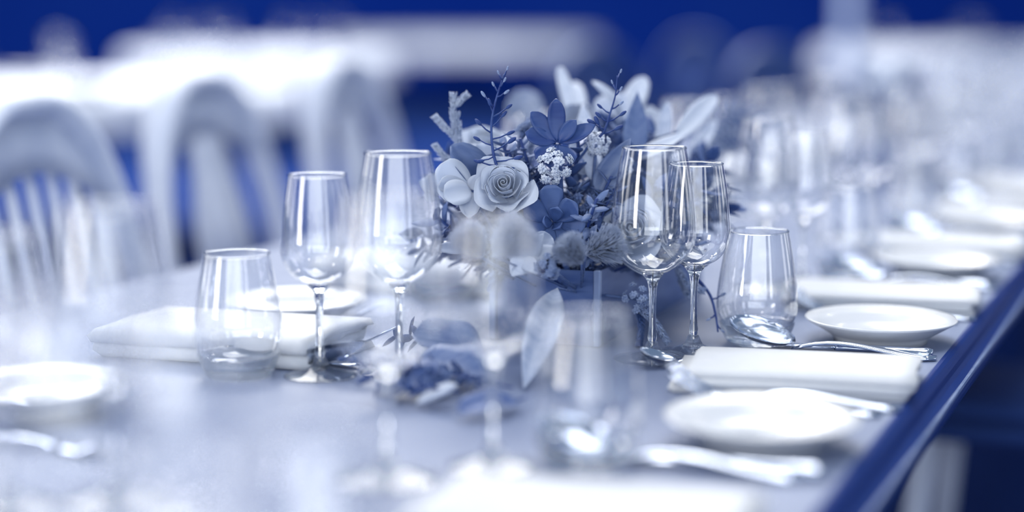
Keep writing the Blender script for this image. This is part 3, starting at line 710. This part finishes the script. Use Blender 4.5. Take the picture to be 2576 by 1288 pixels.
# ------------------------------------------------------------------ lilies and long pale leaves behind
leafy('white_lily', 'large white lily with tall petals at the back of the arrangement', 'flower', atd(1452, 320, 2.22), [
    (1450, 320, 2.22, 1408, 170, 2.25, .018, 0.15, .5, .3, .3), (1450, 330, 2.2, 1430, 262, 2.16, .045, .3, .5, .6, .4), (1452, 330, 2.2, 1478, 262, 2.16, .04, .3, .5, .6, .4), (1450, 330, 2.24, 1445, 205, 2.32, .03, .3, .5, .6, .5), (1440, 330, 2.18, 1475, 330, 2.12, .03, -.5, .5, .6, .5)], 'lily')
leafy('white_lily', 'white lily whose upper petal curls over to the left', 'flower', atd(1560, 325, 2.2), [
    (1556, 330, 2.2, 1478, 212, 2.16, .042, 1.7, .4, .6, .5, 'lily', (-1, -.3, .2)), (1556, 330, 2.2, 1535, 235, 2.24, .05, .4, .4, .7, .5, 'leaf_pale'), (1560, 330, 2.22, 1622, 195, 2.26, .030, -.2, .4, .5, .5)], 'lily')
leafy('white_lily', 'white lily with a petal arching over beside the rim of the sharp glass', 'flower', atd(1618, 345, 2.22), [
    (1606, 335, 2.22, 1665, 285, 2.2, .03, -1.6, .4, .5, .4), (1610, 345, 2.22, 1660, 325, 2.18, .028, .4, .4, .5, .4), (1612, 345, 2.25, 1640, 268, 2.26, .024, .3, .4, .5, .4)], 'lily')
def longleaf(pts, wd, m, label, bend=.2, fold=.35, group='long leaves of the arrangement', face=None, a=.5, b=.55, name='long_leaf'):
    A = atd(*pts[0]); B = atd(*pts[1]); d = B - A; L = d.length
    if abs(bend) > 1e-3: L *= (bend / 2) / math.sin(bend / 2)
    f = Vector(face) if face else (CAM - A).normalized() + Vector((0, 0, .25))
    o = thing(name, label, 'leaf', A, None, group)
    mt = frame((0, 0, 0), d, f) @ Matrix.Rotation(bend / 2, 4, 'Y')
    link('blade', mesh('leaf_blade', *xf(leaf(L, wd, bend, .05, a, b, .0008, 14, 6, 0, fold), mt), M[m]), o)
    link('stalk', mesh('leaf_stalk', *stem_mesh(root(A) - A, (0, 0, 0), .0014), M['leaf_mid']), o)
    return o
longleaf([(1466, 440, 2.0), (1458, 298, 2.02)], .030, 'leaf_pale', b=.95, label= 'broad pale pointed leaf standing beside the bright floret cluster')
longleaf([(1490, 440, 2.02), (1465, 260, 2.1)], .030, 'leaf_pale', b=.95, label= 'tall pale pointed leaf behind the greyish floret cluster')
longleaf([(1596, 395, 2.08), (1604, 228, 2.1)], .030, 'leaf_mid', b=1.1, label= 'tall spiky grey leaf pointing straight up behind the glass rim')
longleaf([(1506, 485, D0 + .03), (1586, 348, D0 + .02)], .030, 'leaf_edge', b=.9, label= 'two-toned leaf with pale edge crossing the left rim of the sharp glass', fold=.6)
longleaf([(1606, 402, 2.08), (1732, 330, 2.1)], .026, 'lily', b=.9, label= 'white pointed leaf reaching right inside the sharp glass rim', face=(0, -.4, 1))
longleaf([(1700, 350, 2.15), (1802, 240, 2.2)], .026, 'lily', 'long white narrow leaf reaching up to the right', bend=-.1)
longleaf([(1660, 395, 2.15), (1680, 255, 2.2)], .020, 'leaf_pale', 'narrow pale leaf upright behind the sharp glasses')
longleaf([(1720, 430, 2.2), (1800, 300, 2.3)], .022, 'leaf_pale', 'blurred pale leaf leaning right below the long white leaf')
longleaf([(1402, 725, 1.88), (1316, 984, 1.745)], .036, 'leaf_pale', 'long pointed leaf drooping from the trough down to the table', bend=-.25, fold=.4, a=1.0, b=1.1)
longleaf([(1495, 455, 1.99), (1478, 375, 2.0)], .018, 'leaf_pale', 'small pale leaf above the loose seed cluster')
longleaf([(1235, 470, 2.0), (1180, 400, 2.0)], .02, 'leaf_mid', 'grey leaf tucked behind the left side of the large rose')
longleaf([(1640, 640, 2.02), (1705, 560, 2.05)], .03, 'lily', 'pale rounded leaf right of the rose behind the glass', a=.5, b=.3)
longleaf([(1560, 640, 2.0), (1655, 700, 1.97)], .026, 'lily', 'pale petal-like leaf below the rose behind the glass bowl', face=(0, -.6, 1))
longleaf([(1640, 650, 2.04), (1770, 640, 2.0)], .03, 'lily', 'pale flat leaf between the stems of the two sharp glasses', face=(0, -.6, 1), a=.5, b=.3)
# star-shaped pale leaves at the front
leafy('ivy_leaf', 'pale star-pointed variegated leaf at the front of the arrangement', 'leaf', atd(1320, 650, 1.87), [
    (1312, 660, 1.87, 1368, 586, 1.86, .023, .15, .1, .7, 1.1), (1312, 655, 1.87, 1414, 622, 1.86, .020, -.15, .1, .7, 1.1), (1325, 648, 1.87, 1288, 694, 1.84, .024, .15, .1, .7, 1.0), (1325, 650, 1.87, 1268, 618, 1.88, .022, .15, .1, .7, 1.1), (1316, 648, 1.87, 1352, 690, 1.84, .018, -.15, .1, .7, 1.0)], 'lily', 'lobe', stem_m='twig')
longleaf([(1330, 640, 1.9), (1388, 595, 1.9)], .026, 'leaf_pale', 'pale rounded leaf behind the star-pointed leaf', a=.5, b=.35)
longleaf([(1180, 625, 1.92), (1096, 624, 1.9)], .014, 'lily', 'slim pale leaf poking left low behind the tall left glass')
# fluffy tails
def fluff(px, py, dep, L, rad, direction, label, n=900):
    p = atd(px, py, dep); d = Vector(direction).normalized(); o = thing('bunny_tail_grass', label, 'grass', p, None, 'fluffy grass heads'); r = random.Random(px)
    nd = []
    for i in range(n):
        t = r.random(); ph = r.uniform(0, 6.28); s = Quaternion(d, ph) @ d.orthogonal().normalized(); q = d * (t - .5) * L * .7
        ln = rad * (math.sin(math.pi * (0.15 + .75 * t)) * .9 + .2)
        nd.append(xf(leaf(ln, .0013, .3, .1, .3, .6, .0002, 3, 1), frame(q, s + d * r.uniform(.4, 1.0), d)))
    e = link('bristles', mesh('bristles', *merge(nd), M['fluff']), o); e['kind'] = 'stuff'
    link('core', mesh('tail_core', *xf(ellipsoid(rad * .22, rad * .22, L * .38, 8, 6), frame((0, 0, 0), d.orthogonal(), d)), M['fluff']), o)
    link('stem', mesh('stem', *stem_mesh(root(p) - p, -d * L * .35, .0012), M['leaf_mid']), o)
fluff(1275, 612, 1.80, .055, .030, (.5, -.1, .5), 'large soft fluffy grass head below the large rose')
fluff(1190, 618, 1.82, .045, .024, (-.3, -.2, .5), 'blurred fluffy grass head left of the other below the rose')
fluff(1510, 625, 1.88, .050, .026, (.6, -.2, .3), 'fluffy grass head below the succulent, left of the sharp glass bowl')
fluff(1445, 640, 1.84, .040, .022, (-.3, -.2, .4), 'small fluffy grass head over the front corner of the trough')
# ------------------------------------------------------------------ filler greenery
def sprig_mesh(seed, nl, ll, wd, L):
    r = random.Random(seed); pts = [Vector((0, 0, L * i / 6)) + Vector((r.uniform(-1, 1), r.uniform(-1, 1), 0)) * .006 * i / 6 for i in range(7)]
    nd = []
    for i in range(nl):
        t = .2 + .8 * i / nl; a = int(min(t * 6, 5)); q = pts[a].lerp(pts[a + 1], t * 6 - a); ph = i * 2.4 + r.uniform(-.3, .3)
        nd.append(xf(leaf(ll * r.uniform(.7, 1.15), wd, r.uniform(-.5, .6), .2, .5, .6, .0005, 4, 2), frame(q, (math.cos(ph), math.sin(ph), r.uniform(.1, 1.0)))))
    return tube(pts, .0013, 5), merge(nd)
SPR = []
for s, (nl, ll, wd, L, m) in enumerate([(22, .022, .010, .10, 'leaf_dark'), (26, .016, .006, .10, 'leaf_mid'), (40, .014, .0032, .09, 'leaf_mid'), (18, .026, .013, .10, 'leaf_dark'), (44, .012, .0028, .09, 'heather')]):
    a, b = sprig_mesh(s + 3, nl, ll, wd, L); SPR.append((mesh('sprig_stem', *a, M['twig']), mesh('sprig_leaves', *b, M[m])))
def sprig(p, d, k, label, group, sc=1.0):
    o = thing('greenery_sprig', label, 'greenery', p, Vector(d).to_track_quat('Z', 'Y') @ Quaternion((0, 0, 1), R.uniform(0, 6.28)), group); o.scale = (sc, sc, sc)
    link('stem', SPR[k][0], o); e = link('leaves', SPR[k][1], o); e['kind'] = 'stuff'
    return o
HERO = [atd(*q) for q in [(1272, 478, 1.93), (1592, 588, 2.0), (1392, 562, 1.93), (1402, 350, 1.95), (1392, 420, 1.93), (1500, 362, 1.98), (1140, 465, 1.93), (1190, 410, 1.96), (1545, 420, 1.96), (1460, 380, 2.0), (1240, 350, 1.94)]]
def hides(a, d, L):
    """would a sprig from a along d grow over one of the main flowers, as seen from the photographer's stand"""
    d = Vector(d).normalized()
    for t in (.3, .55, .8, 1.0):
        q = a + d * L * t
        for h in HERO:
            w = (CAM - h).normalized(); k = (q - h).dot(w)
            if -.012 < k < .4 and (q - h - w * k).length < .027: return True
    return False
made = 0
while made < 96:
    i = made; u = cu - BW * R.uniform(.02, .98); v = cv + BL * R.uniform(.0, .55) ** 1.0; a = T(u, v, BH - .012)
    cxu = (u - (cu - BW / 2)) / BW; cvv = (v - (cv + BL * .25)) / BL
    d = U * (cxu * 2.2 + R.uniform(-.35, .35)) + V * (cvv * 1.6 + R.uniform(-.35, .35)) + Vector((0, 0, R.uniform(.25, 1.3)))
    sc_ = R.uniform(.9, 1.65)
    if hides(a, d, .11 * sc_): continue
    made += 1
    sprig(a, d, i % 5, 'small leafy greenery sprig packed between the flowers in the trough', 'filler greenery sprigs in the trough', sc_)
for i in range(16):
    u = cu - BW * R.uniform(.02, .98); v = cv + BL * R.uniform(.55, 1.0); a = T(u, v, BH - .012)
    sprig(a, U * R.uniform(-.6, .9) + V * R.uniform(-.1, .7) + Vector((0, 0, R.uniform(.5, 1.2))), i % 5, 'small leafy greenery sprig packed between the flowers in the trough', 'filler greenery sprigs in the trough', R.uniform(1.1, 1.7))
FILL = [(1215, 560), (1240, 600), (1170, 600), (1130, 560), (1330, 530), (1348, 470), (1312, 395), (1285, 372), (1450, 470), (1480, 545), (1502, 500), (1530, 560), (1440, 610), (1540, 478), (1345, 600), (1322, 345), (1352, 392), (1448, 335), (1650, 500), (1705, 480), (1682, 545), (1662, 450), (1745, 520), (1625, 690), (1560, 705),
        (1268, 395), (1300, 350), (1262, 355), (1220, 590), (1470, 590), (1520, 600), (1425, 500), (1455, 430), (1520, 440), (1110, 590), (1090, 540), (1155, 640), (1760, 470), (1790, 430), (1730, 430)]
for i, (px, py) in enumerate(FILL):
    tip = atd(px, py, (1.97 if px < 1560 else 2.06) + R.uniform(-.01, .03)); rt = root(tip); d = (tip - rt); L = min(d.length, .15); sc_ = L / .1
    sprig(tip - d.normalized() * L, d, (2, 1, 4, 1, 2, 0)[i % 6], 'small leafy greenery sprig packed between the flowers in the trough', 'filler greenery sprigs in the trough', sc_)
# sprigs and a petal lying on the table in front
for px, py, dx, dy, k, sc, lab in [(1210, 880, -.8, .3, 0, 1.0, 'dark leafy sprig lying on the table nearest the trough'), (1230, 950, -1, -.1, 3, 1.0, 'dark leafy sprig lying on the table behind the fallen petal'),
                                   (1150, 985, -1, .1, 0, .9, 'dark leafy sprig lying on the table left of the fallen petal'), (1290, 975, -1, .3, 1, .9, 'small-leaved sprig lying on the table before the drooping leaf'), (1075, 935, -1, .2, 1, .9, 'small-leaved sprig lying beside the foot of the tall left wine glass')]:
    sprig(at(px, py, .014), (dx, dy, .12), k, lab, 'loose sprigs lying on the table', sc)
def lying(p, q, wd, m, label, bend=-.5, fold=.3):
    A = at(*p); B = at(*q); d = B - A; L = d.length * 1.05; o = thing('fallen_leaf', label, 'leaf', A, None, 'broad leaves lying on the table')
    link('blade', mesh('lying_leaf', *xf(leaf(L, wd, bend, .1, .5, .5, .0007, 14, 6, 0, fold, .12), frame((0, 0, .0), d, Vector((0, -.5, 1))) @ Matrix.Rotation(bend / 2, 4, 'Y')), M[m]), o)
    link('midrib', mesh('midrib', *xf(tube([(0, 0, .001), (-.012, 0, .002)], .0014, 5), frame((0, 0, 0), d)), M['leaf_dark']), o)
lying((1215, 905, .012), (1045, 850, .035), .058, 'leaf_mid', 'broad grey leaf propped up on the table left of the drooping leaf')
lying((1235, 960, .010), (1050, 925, .012), .060, 'leaf_mid', 'broad wavy leaf lying flat on the table behind the fallen petal')
lying((1130, 985, .008), (960, 960, .010), .050, 'leaf_dark', 'dark broad leaf lying on the table left of the fallen petal')
lying((1300, 1010, .008), (1160, 1040, .008), .030, 'leaf_dark', 'slim dark leaf lying on the table right of the fallen petal')
o = tag(link('fallen_petal', mesh('fallen_petal', *xf(leaf(.042, .028, .6, .5, .5, .35, .0007), frame((0, 0, .006), (1, .25, .1))), M['rose']), None, at(1050, 1030)), 'single white petal fallen on the table in front of the leaves', 'petal')
# blurred pale flowers at the back and a feathery branch to the right
for i, (px, py, dep, lab) in enumerate([(1320, 270, 2.45, 'blurred pale blossom at the back left of the arrangement'), (1345, 330, 2.35, 'blurred pale blossom behind the dark rosette'), (1790, 370, 2.5, 'blurred white blossom right of the sharp glasses'), (1840, 345, 2.5, 'blurred round white bud at the right end of the arrangement')]):
    p = atd(px, py, dep)
    leafy('pale_blossom', lab, 'flower', p, [(px, py, dep, px + 46 * math.cos(a), py - 46 * math.sin(a), dep - .01, .034, .4, .4, .5, .3) for a in (0.2, 1.3, 2.5, 3.6, 4.9)], 'leaf_pale' if i < 2 else 'lily')
def frond(pts, label, n=26, ll=.035):
    w = [atd(*q) for q in pts]; o = thing('feathery_frond', label, 'branch', w[0], None, 'feathery fronds'); sp = [Vector(q) for q in smooth_prof([tuple(x - w[0]) for x in w], 6)]
    link('stem', mesh('frond_stem', *tube(sp, .0016, 6), M['leaf_mid']), o); nd = []
    for i in range(n):
        t = .15 + .85 * i / n; a = t * (len(sp) - 1); b = int(min(a, len(sp) - 2)); q = sp[b].lerp(sp[b + 1], a - b); d = (sp[b + 1] - sp[b]).normalized(); s = d.cross(Vector((0, -1, .3))).normalized() * (1 if i % 2 else -1)
        nd.append(xf(leaf(ll, .005, -.5, .1, .4, .6, .0004, 4, 2), frame(q, s + d * .9, (0, -1, .5))))
    e = link('leaflets', mesh('leaflets', *merge(nd), M['leaf_mid']), o); e['kind'] = 'stuff'
    link('stalk', mesh('leaf_stalk', *stem_mesh(root(w[0]) - w[0], (0, 0, 0), .0014), M['leaf_mid']), o)
frond([(1720, 400, 2.3), (1790, 310, 2.4), (1860, 285, 2.45), (1925, 320, 2.45)], 'feathery grey frond arching to the right over the glasses')
frond([(1730, 410, 2.3), (1800, 350, 2.4), (1870, 345, 2.45), (1910, 400, 2.45)], 'lower feathery frond drooping right behind the sharp white-wine glass')
# ------------------------------------------------------------------ second arrangement further along the table
u2, v2 = cu, lref['red'][1] + 4 * PITCH + 0.06
vz2 = copy_tree(vz); vz2.location = T(u2, v2); vz2['label'] = 'low grey trough of the blurred second arrangement further along the table'
for i in range(16):
    a = T(u2 - BW * R.uniform(.05, .95), v2 + BL * R.uniform(.02, .98), BH - .012)
    sprig(a, U * R.uniform(-.6, .6) + V * R.uniform(-.5, .5) + Vector((0, 0, R.uniform(.4, 1.1))), i % 5, 'blurred leafy sprig of the second arrangement further along the table', 'greenery sprigs of the second arrangement', R.uniform(1.1, 1.7))
for i in range(7):
    a = T(u2 - BW * R.uniform(.0, 1), v2 + BL * (i + .5) / 7, .19 + R.uniform(-.03, .03))
    o = thing('rose', 'blurred white rose of the second arrangement further along the table', 'rose', a, (Vector((R.uniform(-.4, .4), -.7, .7))).to_track_quat('Z', 'Y'), 'roses of the second arrangement'); o.scale = (1.1,) * 3
    for d in ROSE[6:]: link('petal', d, o)
    link('stem', mesh('stem', *tube([(0, 0, 0), (0, 0, -.09)], .0025, 6), M['leaf_dark']), o)
# ------------------------------------------------------------------ far round tables with white cloths
def round_table(px, py, rad, drop, label, chairs=()):
    c = at(px, py); o = thing('round_table', label, 'table', (c.x, c.y, 0), None, 'round tables behind')
    prof = [(0.0005, TABLE_Z), (rad - .02, TABLE_Z), (rad, TABLE_Z - .015)]
    n = 64; vs, fs = [], []
    rows = [(0.001, 0), (rad * .5, 0), (rad - .015, 0), (rad, .012), (rad + .006, drop * .5), (rad + .012, drop)]
    for i in range(n):
        a = 2 * math.pi * i / n
        for k, (r, dz) in enumerate(rows):
            w = 1 + (.03 * math.sin(a * 13) * dz / drop if k > 3 else 0); vs.append((r * w * math.cos(a), r * w * math.sin(a), TABLE_Z - dz))
    for i in range(n):
        q = (i + 1) % n
        for k in range(len(rows) - 1): fs.append((i * 6 + k, i * 6 + k + 1, q * 6 + k + 1, q * 6 + k))
    link('tablecloth', mesh('tablecloth', vs, fs, M['cloth']), o)
    vs, fs = lathe([(.0005, 0), (.32, 0), (.3, .03), (.06, .07), (.05, .6), (.2, TABLE_Z - .01), (.0005, TABLE_Z - .008)], 24)
    link('pedestal', mesh('pedestal', vs, fs, M['edge']), o)
    return c
def far_set(c, rad, n, word):
    for i in range(n):
        a = 2 * math.pi * (i + .3) / n; p = Vector((c.x + rad * math.cos(a), c.y + rad * math.sin(a), TABLE_Z))
        put_glass('red', p, 'far blurred wine glass on the ' + word, 'glasses on the ' + word)
        q = Vector((c.x + (rad + .17) * math.cos(a + .15), c.y + (rad + .17) * math.sin(a + .15), TABLE_Z))
        o = link('bread_plate', PLATE, None, q); o.scale = (1.5, 1.5, 1.2); tag(o, 'far blurred white plate on the ' + word, 'plate', 'plates on the ' + word)
for px, py, rad, drop, lab, word, n in [(230, 215, .95, .16, 'white-clothed round table at the upper left behind the spindle chair', 'upper left round table', 7),
                                   (650, 130, 1.05, .22, 'white-clothed round table behind the middle chair', 'round table behind the middle chair', 6),
                                   (1180, 92, 1.5, .2, 'white-clothed round table furthest back above the flowers', 'furthest round table', 0),
                                   (2440, 120, 1.3, .2, 'white-clothed round table at the upper right beyond the far glasses', 'upper right round table', 6)]:
    c = round_table(px, py, rad, drop, lab)
    if n: far_set(c, rad * .62, n, word)
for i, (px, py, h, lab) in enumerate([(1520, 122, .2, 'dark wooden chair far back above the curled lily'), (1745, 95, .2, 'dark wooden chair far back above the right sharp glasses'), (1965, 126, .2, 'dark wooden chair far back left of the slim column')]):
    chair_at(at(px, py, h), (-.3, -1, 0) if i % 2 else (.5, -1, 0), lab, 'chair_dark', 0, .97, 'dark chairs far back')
